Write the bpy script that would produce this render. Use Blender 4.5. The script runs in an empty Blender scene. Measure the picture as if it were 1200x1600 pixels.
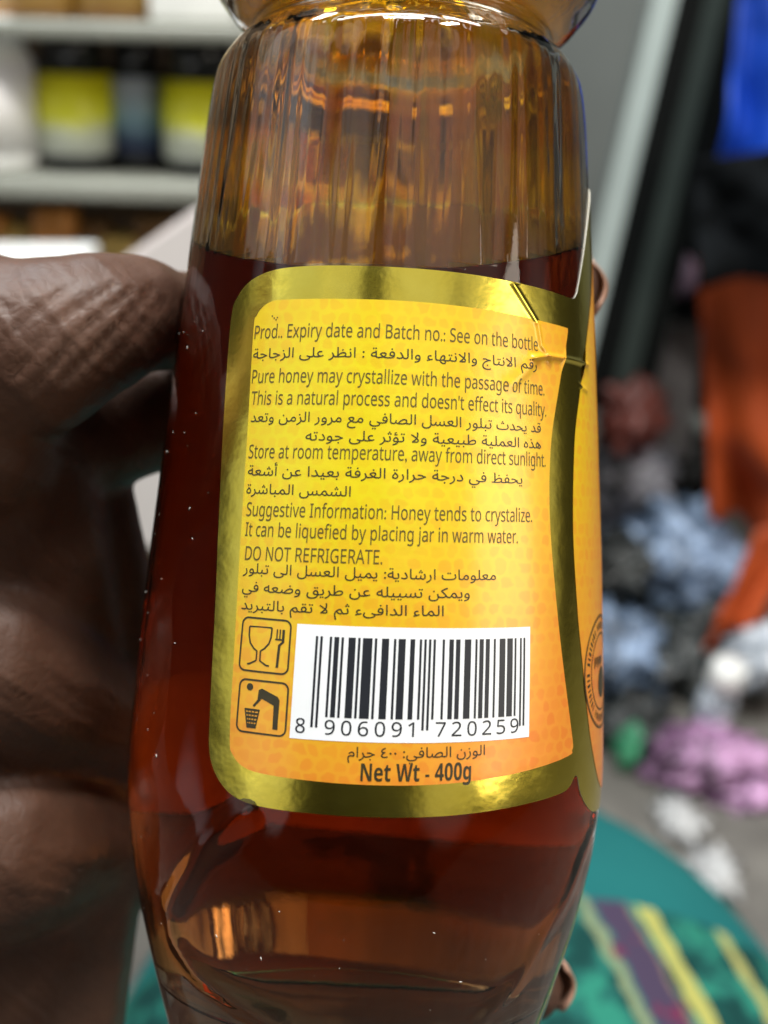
import bpy, bmesh, math, random
import numpy as np
from mathutils import Vector, Matrix, noise
from mathutils.geometry import delaunay_2d_cdt
random.seed(7)
PI = math.pi
S = bpy.context.scene
COL = S.collection

# ------------------------------------------------------------------ camera
CAM_Z, PITCH = 0.72, math.radians(22)
RIG = Matrix.Translation((0, 0, CAM_Z)) @ Matrix.Rotation(-PITCH, 4, 'X')   # x right, y away, z up in the hand-held view
cam_d = bpy.data.cameras.new('camera')
cam = bpy.data.objects.new('camera', cam_d); COL.objects.link(cam)
cam.matrix_world = RIG @ Matrix.Rotation(PI/2, 4, 'X')
cam_d.sensor_fit = 'VERTICAL'; cam_d.sensor_height = 36; cam_d.sensor_width = 27
cam_d.lens = 42.19
cam_d.clip_start = 0.01; cam_d.clip_end = 50
cam_d.dof.use_dof = True; cam_d.dof.focus_distance = 0.140; cam_d.dof.aperture_fstop = 15.5
S.camera = cam

# ------------------------------------------------------------------ world (dim shop around, uneven)
w = bpy.data.worlds.new('World'); S.world = w; w.use_nodes = True
nt = w.node_tree; nt.nodes.clear()
o_ = nt.nodes.new('ShaderNodeOutputWorld'); bg = nt.nodes.new('ShaderNodeBackground')
tc = nt.nodes.new('ShaderNodeTexCoord'); nz = nt.nodes.new('ShaderNodeTexNoise'); rp = nt.nodes.new('ShaderNodeValToRGB')
nz.inputs['Scale'].default_value = 2.2; nz.inputs['Detail'].default_value = 3
rp.color_ramp.elements[0].position = .38; rp.color_ramp.elements[0].color = (.035, .035, .035, 1)
rp.color_ramp.elements[1].position = .68; rp.color_ramp.elements[1].color = (.11, .115, .11, 1)
nt.links.new(tc.outputs['Generated'], nz.inputs['Vector']); nt.links.new(nz.outputs['Fac'], rp.inputs['Fac'])
sxyz = nt.nodes.new('ShaderNodeSeparateXYZ'); mr = nt.nodes.new('ShaderNodeMapRange'); ml = nt.nodes.new('ShaderNodeMix'); ml.data_type = 'RGBA'
mr.inputs['From Min'].default_value = -.25; mr.inputs['From Max'].default_value = .35      # the shop is darker towards the floor
nt.links.new(tc.outputs['Generated'], sxyz.inputs[0]); nt.links.new(sxyz.outputs['Z'], mr.inputs['Value'])
nt.links.new(mr.outputs[0], ml.inputs['Factor']); ml.inputs['A'].default_value = (.02, .018, .016, 1); nt.links.new(rp.outputs['Color'], ml.inputs['B'])
acc = ml.outputs['Result']
# bright patches added to the world for reflections in foil and bottle: azimuth left of straight behind, elevation, half width, softness (degrees), brightness, tint
for az, el, wd, sf, br, tint in [(62, 26, 16, 10, 1.1, (.92, .97, 1)), (30, 42, 6, 6, 1.7, (1, 1, .95)), (-22, 42, 12, 8, 1.4, (1, .98, .93)), (-62, 36, 8, 10, .8, (1, .95, .85)),
                                 (44, 9, 8, 5, 2.2, (1, 1, .97)), (-38, 10, 9, 8, .7, (1, .93, .8)), (82, -14, 7, 6, .8, (.9, .93, 1)), (52, 58, 4, 3, 2.6, (.95, .98, 1)), (78, 50, 4, 3, 2.4, (.93, .97, 1)), (-50, 56, 4, 3, 2.0, (1, .97, .92)), (100, 40, 5, 4, 1.6, (.93, .97, 1)), (-88, 4, 9, 8, .6, (1, .95, .9))]:
    a_, e_ = math.radians(az), math.radians(el)
    dp = nt.nodes.new('ShaderNodeVectorMath'); dp.operation = 'DOT_PRODUCT'; nt.links.new(tc.outputs['Generated'], dp.inputs[0])
    dp.inputs[1].default_value = (-math.sin(a_)*math.cos(e_), -math.cos(a_)*math.cos(e_), math.sin(e_))
    m2 = nt.nodes.new('ShaderNodeMapRange'); m2.interpolation_type = 'SMOOTHSTEP'
    m2.inputs['From Min'].default_value = math.cos(math.radians(wd+sf)); m2.inputs['From Max'].default_value = math.cos(math.radians(wd))
    m2.inputs['To Max'].default_value = br; nt.links.new(dp.outputs['Value'], m2.inputs['Value'])
    ad = nt.nodes.new('ShaderNodeMix'); ad.data_type = 'RGBA'; ad.blend_type = 'ADD'; ad.inputs['B'].default_value = (*tint, 1)
    nt.links.new(acc, ad.inputs['A']); nt.links.new(m2.outputs[0], ad.inputs['Factor']); acc = ad.outputs['Result']
nt.links.new(acc, bg.inputs['Color']); nt.links.new(bg.outputs['Background'], o_.inputs['Surface'])
bg.inputs['Strength'].default_value = 0.8

# ------------------------------------------------------------------ lamps of the shop, with an added fill over the clutter
def lamp(name, loc, target, sx, sy, power, col):
    d = bpy.data.lights.new(name, 'AREA'); d.shape = 'RECTANGLE'; d.size = sx; d.size_y = sy
    d.energy = power; d.color = col
    o = bpy.data.objects.new(name, d); COL.objects.link(o)
    o.location = loc
    o.rotation_euler = (Vector(target) - Vector(loc)).to_track_quat('-Z', 'Y').to_euler()
    return o
lamp('ceiling_lamp', (.06, .04, 2.2), (.02, .2, .6), .42, .14, 34, (1, .98, .94))
lamp('ceiling_lamp', (.62, .02, 2.15), (.02, .2, .6), .40, .14, 18, (1, .97, .92))
lamp('clutter_fill', (.75, .55, 2.3), (.60, 1.35, .4), .5, .2, 12, (1, .98, .95))  # added fill that brightens the heap at right, not a shop lamp
lamp('side_lamp', (-1.2, .1, 1.8), (0, .2, .65), 1.0, .9, 2.2, (.86, .94, 1))
lamp('back_lamp', (-.45, .80, 2.1), (-.1, .3, .6), .9, .15, 24, (.85, .94, 1))
lamp('right_lamp', (1.05, -.30, .90), (0, .2, .62), .60, .55, 6.5, (1, .90, .76))
lamp('shelf_lamp', (-.15, .25, 2.3), (-.3, 1.0, .7), 1.2, .2, 25, (.95, 1, .97))

S.view_settings.view_transform = 'Standard'; S.view_settings.look = 'None'
S.view_settings.exposure = -0.4; S.view_settings.gamma = 1
S.render.engine = 'CYCLES'
cy = S.cycles
cy.max_bounces = 20; cy.transmission_bounces = 18; cy.transparent_max_bounces = 16; cy.glossy_bounces = 8; cy.diffuse_bounces = 4
cy.caustics_reflective = False; cy.caustics_refractive = True; cy.blur_glossy = 0.6
cy.sample_clamp_indirect = 9
cy.use_denoising = True

# ------------------------------------------------------------------ helpers
MM = 0.001
def link(o, parent=None):
    COL.objects.link(o)
    if parent is not None: o.parent = parent
    return o
def mesh_obj(name, verts, faces, mat=None, parent=None, smooth=True, uvs=None):
    me = bpy.data.meshes.new(name); me.from_pydata([tuple(v) for v in verts], [], faces); me.update()
    if smooth: me.polygons.foreach_set('use_smooth', [True]*len(me.polygons))
    if uvs:
        l = me.uv_layers.new(name='UVMap')
        for lp in me.loops: l.data[lp.index].uv = uvs[lp.vertex_index]
    if mat: me.materials.append(mat)
    return link(bpy.data.objects.new(name, me), parent)
def bm_obj(name, bm, mat, parent=None, smooth=True):
    me = bpy.data.meshes.new(name); bm.to_mesh(me); bm.free()
    if smooth: me.polygons.foreach_set('use_smooth', [True]*len(me.polygons))
    if mat: me.materials.append(mat)
    return link(bpy.data.objects.new(name, me), parent)
def thing(name, label, cat, mat4=None, group=None):
    o = bpy.data.objects.new(name, None); COL.objects.link(o); o.empty_display_size = .02
    if mat4 is not None: o.matrix_world = mat4
    tag(o, label, cat, group); return o
def tag(o, label, cat, group=None):
    o['label'] = label; o['category'] = cat
    if group: o['group'] = group
    return o
class NT:
    def __init__(s, name):
        s.m = bpy.data.materials.new(name); s.m.use_nodes = True; s.t = s.m.node_tree; s.t.nodes.clear()
        s.out = s.n('ShaderNodeOutputMaterial')
    def n(s, typ, **kw):
        x = s.t.nodes.new(typ)
        for k, v in kw.items(): setattr(x, k, v)
        return x
    def l(s, a, b): s.t.links.new(a, b)
    def math(s, op, a, b=None, c=None):
        x = s.n('ShaderNodeMath', operation=op)
        for i, v in enumerate((a, b, c)):
            if v is None: continue
            if isinstance(v, (int, float)): x.inputs[i].default_value = v
            else: s.l(v, x.inputs[i])
        return x.outputs[0]
    def ramp(s, fac, stops):
        r = s.n('ShaderNodeValToRGB'); e = r.color_ramp.elements
        while len(e) < len(stops): e.new(.5)
        for k, (p, c) in enumerate(stops): e[k].position = p; e[k].color = (*c, 1) if len(c) == 3 else c
        s.l(fac, r.inputs['Fac']); return r.outputs['Color']
    def noise(s, vec, scale, detail=3, rough=.5):
        x = s.n('ShaderNodeTexNoise'); x.inputs['Scale'].default_value = scale; x.inputs['Detail'].default_value = detail
        x.inputs['Roughness'].default_value = rough
        if vec is not None: s.l(vec, x.inputs['Vector'])
        return x.outputs['Fac']
    def obj(s, scale=(1, 1, 1)):
        t = s.n('ShaderNodeTexCoord'); m = s.n('ShaderNodeMapping'); m.inputs['Scale'].default_value = scale
        s.l(t.outputs['Object'], m.inputs['Vector']); return m.outputs['Vector']
    def mix(s, fac, a, b):
        x = s.n('ShaderNodeMix', data_type='RGBA')
        for sock, v in ((x.inputs['Factor'], fac), (x.inputs['A'], a), (x.inputs['B'], b)):
            if isinstance(v, (int, float)): sock.default_value = v
            elif isinstance(v, tuple): sock.default_value = (*v, 1)
            else: s.l(v, sock)
        return x.outputs['Result']
    def bsdf(s, color=None, rough=.5, metal=0., spec=.5, **kw):
        b = s.n('ShaderNodeBsdfPrincipled')
        if color is not None:
            if isinstance(color, tuple): b.inputs['Base Color'].default_value = (*color, 1)
            else: s.l(color, b.inputs['Base Color'])
        for k, v in (('Roughness', rough), ('Metallic', metal), ('Specular IOR Level', spec), *kw.items()):
            k = k.replace('_', ' ')
            if isinstance(v, (int, float, tuple)): b.inputs[k].default_value = v
            else: s.l(v, b.inputs[k])
        s.l(b.outputs[0], s.out.inputs['Surface']); return b
    def bump(s, h, dist, strength=1.):
        b = s.n('ShaderNodeBump'); b.inputs['Distance'].default_value = dist; b.inputs['Strength'].default_value = strength
        s.l(h, b.inputs['Height']); return b.outputs['Normal']
def simple(name, color, rough=.5, var=.25, scale=30., metal=0., spec=.5, bump=0., stretch=(1, 1, 1)):
    m = NT(name); v = m.obj(stretch)
    f = m.noise(v, scale, 5, .6)
    dark = tuple(c*(1-var) for c in color); light = tuple(min(1, c*(1+var)) for c in color)
    b = m.bsdf(m.ramp(f, [(.3, dark), (.7, light)]), rough, metal, spec)
    if bump: m.l(m.bump(m.noise(v, scale*3, 6), bump), b.inputs['Normal'])
    return m.m

# ================================================================== STRUCTURE: floor, walls
FPX = 1875.
def pt(px, py, Y):                       # point of the shop at distance Y in front of the viewer
    d = Vector(((px-600)/FPX, 1, (800-py)/FPX)); d.rotate(Matrix.Rotation(-PITCH, 3, 'X'))
    return d*(Y/d.y) + Vector((0, 0, CAM_Z))
def pz(px, py, z):                       # same, met at height z
    d = Vector(((px-600)/FPX, 1, (800-py)/FPX)); d.rotate(Matrix.Rotation(-PITCH, 3, 'X'))
    return d*((z-CAM_Z)/d.z) + Vector((0, 0, CAM_Z))
def box(bm, x0, x1, y0, y1, z0, z1, bev=0., rot=None, seg=2):
    r = bmesh.ops.create_cube(bm, size=1); vs = r['verts']
    for v in vs:
        v.co = Vector((x0+(v.co.x+.5)*(x1-x0), y0+(v.co.y+.5)*(y1-y0), z0+(v.co.z+.5)*(z1-z0)))
    if bev: bmesh.ops.bevel(bm, geom=list({e for v in vs for e in v.link_edges}), offset=bev, segments=seg, affect='EDGES', profile=.5)
    if rot is not None: bmesh.ops.transform(bm, matrix=rot, verts=bm.verts)
    return bm

m_floor = simple('floor_concrete', (.15, .14, .125), .7, .3, 14, bump=.002)
m_wall = simple('grey_wall', (.17, .185, .175), .8, .12, 3, bump=.001)
bm = bmesh.new(); bmesh.ops.create_grid(bm, x_segments=2, y_segments=2, size=3)
f = bm_obj('floor', bm, m_floor); f['kind'] = 'structure'
bm = box(bmesh.new(), -2.2, 2.4, 2.2, 2.3, 0, 2.6)
wl = bm_obj('wall', bm, m_wall, smooth=False); tag(wl, 'plain grey shop wall behind the shelves and the clutter', 'wall')
m_back = simple('dark_board', (.13, .082, .045), .7, .3, 8)
bm = box(bmesh.new(), -1.2, .105, 1.13, 1.15, 0.0, 1.6)
bo = bm_obj('shelf_backboard', bm, m_back, smooth=False); tag(bo, 'dark brown board standing behind the jars on the shelves', 'board')

# ================================================================== SHELVES
m_shelf = simple('pale_shelf_paint', (.24, .245, .21), .45, .18, 9, bump=.0006, stretch=(.4, 1, 2))
def shelf(px0, px1, py_front_top0, py_front_top1, thick, Yf, Yb, label):
    a = pt(px0, py_front_top0, Yf); b = pt(px1, py_front_top1, Yf)
    L = (b-a).length; ang = math.atan2(b.z-a.z, b.x-a.x)
    bm = box(bmesh.new(), 0, L, 0, Yb-Yf, -thick, 0, .003)
    o = bm_obj('shelf_board', bm, m_shelf); o.location = a; o.rotation_euler = (0, -ang, 0)
    return tag(o, label, 'shelf', 'shelf boards')
sh_low = shelf(-260, 640, 268, 300, .015, .90, 1.125, 'pale painted shelf board carrying the yellow labelled jars')
sh_up = shelf(-260, 640, 22, 46, .012, .90, 1.125, 'pale painted shelf board above the yellow labelled jars')
sh_bot = shelf(-260, 520, 470, 490, .015, .90, 1.125, 'lowest shelf board holding orange packs, mostly behind the hand')
def on_shelf(o, s, px, Y):
    """stand an object on shelf s at picture column px, distance Y"""
    a = s.location; ang = -s.rotation_euler.y
    X = (px-600)/FPX*(Y*math.cos(PITCH) + (CAM_Z-a.z-.04)*math.sin(PITCH))
    o.location = (X, Y, a.z + (X-a.x)*math.tan(ang)+.0005); o.rotation_euler = (0, -ang, 0)

def lathe_bm(bm, prof, seg=48, cap=True):
    rings = []
    for r, z in prof:
        rings.append([bm.verts.new((r*math.sin(2*PI*k/seg), -r*math.cos(2*PI*k/seg), z)) for k in range(seg)])
    for a, b in zip(rings, rings[1:]):
        for k in range(seg): bm.faces.new((a[k], a[(k+1) % seg], b[(k+1) % seg], b[k]))
    if cap: bm.faces.new(list(reversed(rings[0]))); bm.faces.new(rings[-1])
    return bm
m_black = simple('black_glass', (.008, .008, .010), .12, .1)
m_blacklid = simple('black_lid', (.008, .008, .008), .12, .1)
m_white = simple('white_plastic', (.80, .80, .78), .35, .05)
m_whitelid = simple('pale_lid', (.60, .62, .62), .35, .05)
def label_mat(name, stops, seed):
    m = NT(name); t = m.n('ShaderNodeTexCoord'); sx = m.n('ShaderNodeSeparateXYZ'); m.l(t.outputs['Object'], sx.inputs[0])
    h = m.math('ADD', m.math('MULTIPLY', sx.outputs['Z'], 12.), m.math('MULTIPLY', m.noise(t.outputs['Object'], 40+seed, 2), .16))
    m.bsdf(m.ramp(h, stops), .35); return m.m
def jar(name, label, cat, s, px, Y, r, h, body, lab, lid, group='jars on the shelves', lab_z=(.12, .72), lidh=.18):
    t = thing(name, label, cat, None, group)
    z0 = h*(1-lidh)
    bm = lathe_bm(bmesh.new(), [(r*.86, 0), (r*.97, h*.02), (r, h*.06), (r, z0*.86), (r*.93, z0*.94), (r*.78, z0)])
    bm_obj('jar_body', bm, body, t)
    if lab:
        n = 40; vs = []; fs = []
        for i in range(n+1):
            a = -PI*.8 + 1.6*PI*i/n
            for z, q in ((h*lab_z[0], .0008), (h*lab_z[1], .0008)):
                vs.append(((r+q)*math.sin(a), -(r+q)*math.cos(a), z))
        for i in range(n): fs.append((2*i, 2*i+2, 2*i+3, 2*i+1))
        l = mesh_obj('label', vs, fs, lab, t)
        md = l.modifiers.new('thick', 'SOLIDIFY'); md.thickness = .0004; md.offset = 1
    bm = lathe_bm(bmesh.new(), [(r*.80, z0*.985), (r*.84, z0), (r*.84, h*.98), (r*.80, h)])
    bm_obj('lid', bm, lid, t)
    on_shelf(t, s, px, Y)
    return t
lab_y = label_mat('yellow_label', [(.24, (.70, .73, .70)), (.42, (.68, .72, .55)), (.54, (.80, .80, .05)), (.78, (.72, .68, .01)), (1., (.50, .40, .01))], 0)
lab_b = label_mat('blue_grey_label', [(.1, (.20, .22, .25)), (.3, (.02, .03, .10)), (.55, (.16, .28, .36)), (.8, (.38, .42, .48))], 9)
lab_w = label_mat('white_label', [(.2, (.78, .76, .78)), (.5, (.72, .70, .66)), (.9, (.80, .78, .80))], 4)
lab_o = label_mat('orange_label', [(.1, (.40, .16, .03)), (.4, (.62, .42, .10)), (.7, (.70, .60, .35)), (1., (.5, .2, .03))], 5)
lab_r = label_mat('red_label', [(.1, (.35, .05, .03)), (.5, (.55, .12, .04)), (.8, (.60, .45, .30))], 3)
# middle shelf
jar('white_bottle', 'plump white bottle at the left end of the row on the middle shelf', 'bottle', sh_low, -12, .95, .030, .108, m_white, lab_w, m_whitelid)
jar('honey_jar', 'dark jar with yellow and white label, between white bottle and blue grey jar', 'jar', sh_low, 112, .97, .0285, .098, m_black, lab_y, m_blacklid)
jar('honey_jar', 'narrow dark jar with dull blue grey label between two yellow labelled jars', 'jar', sh_low, 212, .985, .0215, .095, m_black, lab_b, m_blacklid)
jar('honey_jar', 'dark jar with yellow label half hidden by the honey bottle', 'jar', sh_low, 312, .965, .0285, .095, m_black, lab_y, m_blacklid)
#jar('honey_jar', 'jar with red and cream label seen only through the bottle shoulder', 'jar', sh_low, 415, .97, .028, .10, m_white, lab_r, m_whitelid)
#jar('honey_jar', 'jar with orange label seen only through the clear bottle, beside the red one', 'jar', sh_low, 520, .97, .030, .10, m_black, lab_o, m_blacklid)
# top shelf
jar('honey_tub', 'yellow and orange tub at the left end of the top shelf', 'tub', sh_up, 48, .97, .033, .09, m_white, lab_o, m_blacklid, lab_z=(.02, .8))
jar('honey_tub', 'pale yellow tub with orange base, next to the white box on top shelf', 'tub', sh_up, 184, .97, .033, .09, m_white, lab_o, m_whitelid, lab_z=(.02, .8))
bm = box(bmesh.new(), -.031, .031, -.03, .03, 0, .10, .004)
o = bm_obj('white_box', bm, m_white); tag(o, 'glossy white box on the top shelf just left of the bottle neck', 'box'); on_shelf(o, sh_up, 303, .96)
jar('honey_tub', 'white tub on the top shelf behind the left side of the bottle neck', 'tub', sh_up, 425, .97, .033, .09, m_white, lab_w, m_whitelid, lab_z=(.02, .8))
jar('honey_tub', 'yellow tub on the top shelf behind the right side of the bottle neck', 'tub', sh_up, 560, .97, .033, .09, m_white, lab_y, m_whitelid, lab_z=(.02, .8))
# low shelf: orange packs
m_or = [simple('orange_pack', (.50, .20, .04), .4, .6, 45), simple('amber_pack', (.62, .42, .12), .4, .6, 40), simple('brown_pack', (.20, .10, .03), .4, .4, 20)]
packs = [(-20, .060, 'orange pack at the left edge of the lowest shelf', 0), (30, .052, 'amber pack with yellow print on the lowest shelf', 1),
         (88, .066, 'tall orange brown pack in the middle of the lowest shelf', 0), (140, .054, 'brown pack on the lowest shelf beside the tall orange one', 2),
         (186, .045, 'short amber pack on the lowest shelf near the white carton', 1), (242, .060, 'dark brown pack at the shaded right end of the lowest shelf', 2)]
for px, h, lb, k in packs:
    bm = box(bmesh.new(), -.0145, .0145, -.02, .02, 0, h, .004)
    o = bm_obj('snack_pack', bm, m_or[k]); tag(o, lb, 'pack', 'packs on the lowest shelf'); on_shelf(o, sh_bot, px, .96 + .01*(k-1))
# white paper stack in front of lowest shelf
a = pt(-30, 440, .80)
bm = box(bmesh.new(), -.06, .050, -.05, .05, 0, .03, .003, Matrix.Translation(a + Vector((0.02, 0, -.012))))
o = bm_obj('paper_stack', bm, m_white); tag(o, 'bright white stack of paper just above the knuckle at left edge', 'paper')
# white carton leaning behind the hand
m_card = simple('white_card', (.68, .63, .62), .55, .06, 12)
bm = bmesh.new()
P = [pt(120, 452, .62), pt(306, 322, .62), pt(420, 420, .62), pt(420, 860, .62), pt(120, 860, .62)]
fr = [bm.verts.new(p) for p in P]; bk = [bm.verts.new(p + Vector((.02, .10, -.01))) for p in P]
bm.faces.new(fr); bm.faces.new(list(reversed(bk)))
for k in range(5): bm.faces.new((fr[k], bk[k], bk[(k+1) % 5], fr[(k+1) % 5]))
bmesh.ops.recalc_face_normals(bm, faces=bm.faces)
bmesh.ops.bevel(bm, geom=list(bm.edges), offset=.003, segments=2, affect='EDGES')
o = bm_obj('white_carton', bm, m_card, smooth=False); tag(o, 'pinkish white carton with a slanted top edge, behind the index finger', 'carton')

# ================================================================== RIGHT SIDE CLUTTER
def drape(name, corners, nx, ny, folds, amp, thick, mat, seed=0):
    """thick folded sheet hung between four corners (tl, tr, br, bl)"""
    tl, tr, br, bl = [Vector(c) for c in corners]
    nrm = (tr-tl).cross(bl-tl).normalized(); vs = []; fs = []
    for j in range(ny+1):
        v = j/ny
        for i in range(nx+1):
            u = i/nx
            p = (tl*(1-u)+tr*u)*(1-v) + (bl*(1-u)+br*u)*v
            d = amp*(math.sin(u*folds*2*PI + 1.5*math.sin(v*3+seed)) + .6*noise.noise(Vector((u*5+seed, v*4, seed)))*2)*(0.4+.6*v)
            vs.append(p + nrm*d)
    for j in range(ny):
        for i in range(nx):
            k = j*(nx+1)+i; fs.append((k, k+1, k+nx+2, k+nx+1))
    o = mesh_obj(name, vs, fs, mat)
    md = o.modifiers.new('thick', 'SOLIDIFY'); md.thickness = thick
    return o
def blob(name, c, rx, ry, rz, mat, seed, amp=.5, freq=2.8, sub=4):
    bm = bmesh.new(); bmesh.ops.create_icosphere(bm, subdivisions=sub, radius=1)
    for v in bm.verts:
        q = v.co*freq + Vector((seed*3.1, seed, -seed))
        d = 1 + amp*(abs(noise.noise(q))*1.6-.4) + amp*.5*noise.noise(q*2.7) + amp*.22*abs(noise.noise(q*6))
        v.co = Vector((v.co.x*rx, v.co.y*ry, v.co.z*rz))*d
    o = bm_obj(name, bm, mat); o.location = c
    return o
m_frame = simple('pale_metal_edge', (.40, .47, .46), .35, .06, 8)
m_dark = simple('black_panel', (.004, .005, .005), .5, .2, 6, spec=.1)
m_dgrey = simple('dark_grey_rail', (.028, .038, .035), .6, .15, 6, spec=.15)
# leaning framed panel
t = thing('leaning_panel', 'black panel with pale metal edge leaning beside the wall', 'panel', Matrix.Translation(pz(860, 800, .001)))
def bar(name, p0, p1, wpx, Y, depth, mat):
    a0, a1 = pt(p0[0], p0[1], Y), pt(p0[0]+wpx, p0[1], Y); b0, b1 = pt(p1[0], p1[1], Y), pt(p1[0]+wpx*1.0, p1[1], Y)
    bm = bmesh.new(); q = [bm.verts.new(p - t.location) for p in (a0, a1, b1, b0)]; r = [bm.verts.new(p - t.location + Vector((0, depth, 0))) for p in (a0, a1, b1, b0)]
    bm.faces.new(q); bm.faces.new(list(reversed(r)))
    for k in range(4): bm.faces.new((q[k], r[k], r[(k+1) % 4], q[(k+1) % 4]))
    bmesh.ops.recalc_face_normals(bm, faces=bm.faces)
    return bm_obj(name, bm, mat, t, smooth=False)
bar('pale_edge', (1042, -90), (866, 640), 38, 1.30, .03, m_frame)
bar('dark_face', (1082, -90), (906, 640), 42, 1.304, .02, m_dark)
bar('grey_rail', (1124, -90), (948, 640), 34, 1.30, .025, m_dgrey)
bar('dark_face', (1160, -90), (984, 640), 30, 1.304, .02, m_dark)
# garments
m_blue = simple('blue_cloth', (.006, .055, .42), .5, .5, 9, bump=.002)
m_blk = simple('black_cloth', (.005, .006, .007), .9, .3, 10, spec=.08, bump=.002)
m_org = simple('orange_cloth', (.42, .060, .006), .65, .25, 8, bump=.002)
o = drape('hanging_garment', [pt(1165, -60, 1.25), pt(1420, -60, 1.25), pt(1300, 330, 1.25), pt(1110, 300, 1.25)], 40, 30, 2.5, .018, .004, m_blue, 2)
tag(o, 'bright blue shiny garment hanging at the top right corner', 'garment')
o = drape('hanging_garment', [pt(1000, 60, 1.45), pt(1420, -60, 1.45), pt(1420, 500, 1.4), pt(1040, 500, 1.4)], 40, 30, 3, .02, .004, m_blk, 5)
tag(o, 'black garment hanging behind the blue one', 'garment')
o = drape('hanging_garment', [pt(1085, 250, 1.22), pt(1420, 200, 1.2), pt(1420, 430, 1.2), pt(1085, 440, 1.22)], 40, 30, 2, .02, .005, m_blk, 8)
tag(o, 'black cloth fold below the blue garment and above the orange cloth', 'garment')
o = drape('orange_cloth', [pt(1088, 405, 1.3), pt(1420, 405, 1.25), pt(1420, 960, 1.3), pt(1110, 800, 1.35)], 50, 40, 2.2, .025, .006, m_org, 1)
tag(o, 'wide orange cloth hanging in soft folds at the right edge', 'cloth')
o = drape('orange_cloth', [pt(1180, 830, 1.2), pt(1290, 800, 1.2), pt(1180, 960, 1.2), pt(1095, 1015, 1.2)], 20, 20, 1, .008, .006, m_org, 3)
tag(o, 'narrow slanting strip of orange cloth below the wide orange cloth', 'cloth')
m_brown = simple('dark_brown_cloth', (.035, .010, .008), .7, .4, 10)
o = drape('brown_cloth', [pt(985, 380, 1.5), pt(1140, 380, 1.5), pt(1150, 640, 1.5), pt(960, 640, 1.5)], 30, 30, 2, .02, .006, m_brown, 4)
tag(o, 'dark brown cloth between the black panel and the orange cloth', 'cloth')
def carton(name, px0, px1, py0, py1, Y, dep, mat, label, cat, rz=0.):
    a = pt((px0+px1)/2, py1, Y); top = pt((px0+px1)/2, py0, Y); wdt = (pt(px1, py1, Y)-pt(px0, py1, Y)).length
    bm = box(bmesh.new(), -wdt/2, wdt/2, 0, dep, 0, top.z-a.z, .006)
    o = bm_obj(name, bm, mat); o.location = a; o.rotation_euler = (0, 0, rz); return tag(o, label, cat)
m_gbox = simple('grey_white_card', (.36, .34, .33), .6, .15, 9)
carton('grey_box', 1000, 1080, 512, 720, 1.44, .1, m_gbox, 'greyish white box standing in front of the dark brown cloth', 'box', .1)
m_lil = simple('lilac_plastic', (.42, .30, .42), .4, .2, 12)
o = blob('crumpled_bag', pt(1066, 432, 1.40), .018, .018, .024, m_lil, 2, .2, 1.5, 3); tag(o, 'tiny pale lilac bundle on the dark cloth', 'bundle')
m_red = simple('red_brown_pack', (.09, .018, .012), .5, .4, 10)
o = blob('red_bundle', pt(985, 650, 1.30), .034, .03, .042, m_red, 6, .6, 2.6, 4); tag(o, 'dull red bundle behind the right rim of the label', 'bundle')

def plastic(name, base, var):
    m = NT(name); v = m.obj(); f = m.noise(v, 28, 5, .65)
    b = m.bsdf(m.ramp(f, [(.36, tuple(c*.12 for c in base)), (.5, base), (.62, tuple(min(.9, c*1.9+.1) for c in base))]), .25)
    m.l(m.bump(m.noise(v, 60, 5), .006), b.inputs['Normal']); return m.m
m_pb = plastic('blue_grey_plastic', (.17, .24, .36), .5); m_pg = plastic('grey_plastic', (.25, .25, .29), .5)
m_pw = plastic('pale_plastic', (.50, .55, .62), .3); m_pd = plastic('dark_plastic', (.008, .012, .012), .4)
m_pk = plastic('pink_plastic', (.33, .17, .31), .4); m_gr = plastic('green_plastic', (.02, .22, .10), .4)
def heap(name, px, py, Y, r, mat, seed, label, cat='bag', sq=(1, 1, 1), **k):
    o = blob(name, pt(px, py, Y), r*sq[0], r*sq[1], r*sq[2], mat, seed, **k); return tag(o, label, cat, 'bags heaped on the floor at right')
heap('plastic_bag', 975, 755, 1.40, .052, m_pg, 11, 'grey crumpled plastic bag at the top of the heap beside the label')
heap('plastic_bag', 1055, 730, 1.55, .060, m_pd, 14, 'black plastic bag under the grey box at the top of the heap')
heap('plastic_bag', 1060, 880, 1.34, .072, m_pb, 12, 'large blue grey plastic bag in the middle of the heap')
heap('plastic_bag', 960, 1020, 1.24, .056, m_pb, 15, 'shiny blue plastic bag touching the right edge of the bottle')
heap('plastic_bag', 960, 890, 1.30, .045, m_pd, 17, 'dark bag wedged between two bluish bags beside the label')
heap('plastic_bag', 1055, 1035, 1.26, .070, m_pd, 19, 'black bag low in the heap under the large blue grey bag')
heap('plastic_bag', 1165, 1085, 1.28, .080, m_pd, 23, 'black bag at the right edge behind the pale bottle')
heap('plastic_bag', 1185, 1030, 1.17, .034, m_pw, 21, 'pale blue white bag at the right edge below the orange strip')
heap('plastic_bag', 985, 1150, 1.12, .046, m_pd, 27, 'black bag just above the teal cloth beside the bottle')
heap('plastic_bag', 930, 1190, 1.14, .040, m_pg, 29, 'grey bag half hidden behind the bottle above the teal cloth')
heap('plastic_bag', 982, 1170, 1.06, .013, m_gr, 31, 'small green wrapper on the black bag above the teal cloth', 'wrapper', (1, 1, 1.8))
heap('pink_package', 1105, 1178, 1.05, .042, m_pk, 33, 'pink and lilac soft package above the teal cloth', 'package', (1.3, 1, .55), amp=.6)
heap('pink_package', 1165, 1235, 1.02, .034, m_pk, 36, 'darker pink package lying lower at the right edge', 'package', (1.3, 1, .45), amp=.6)
t = thing('pale_bottle', 'small pale milky bottle standing among the black bags', 'bottle', Matrix.Translation(pt(1108, 1128, 1.10)))
t.rotation_euler = (.1, .18, 0)
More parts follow.
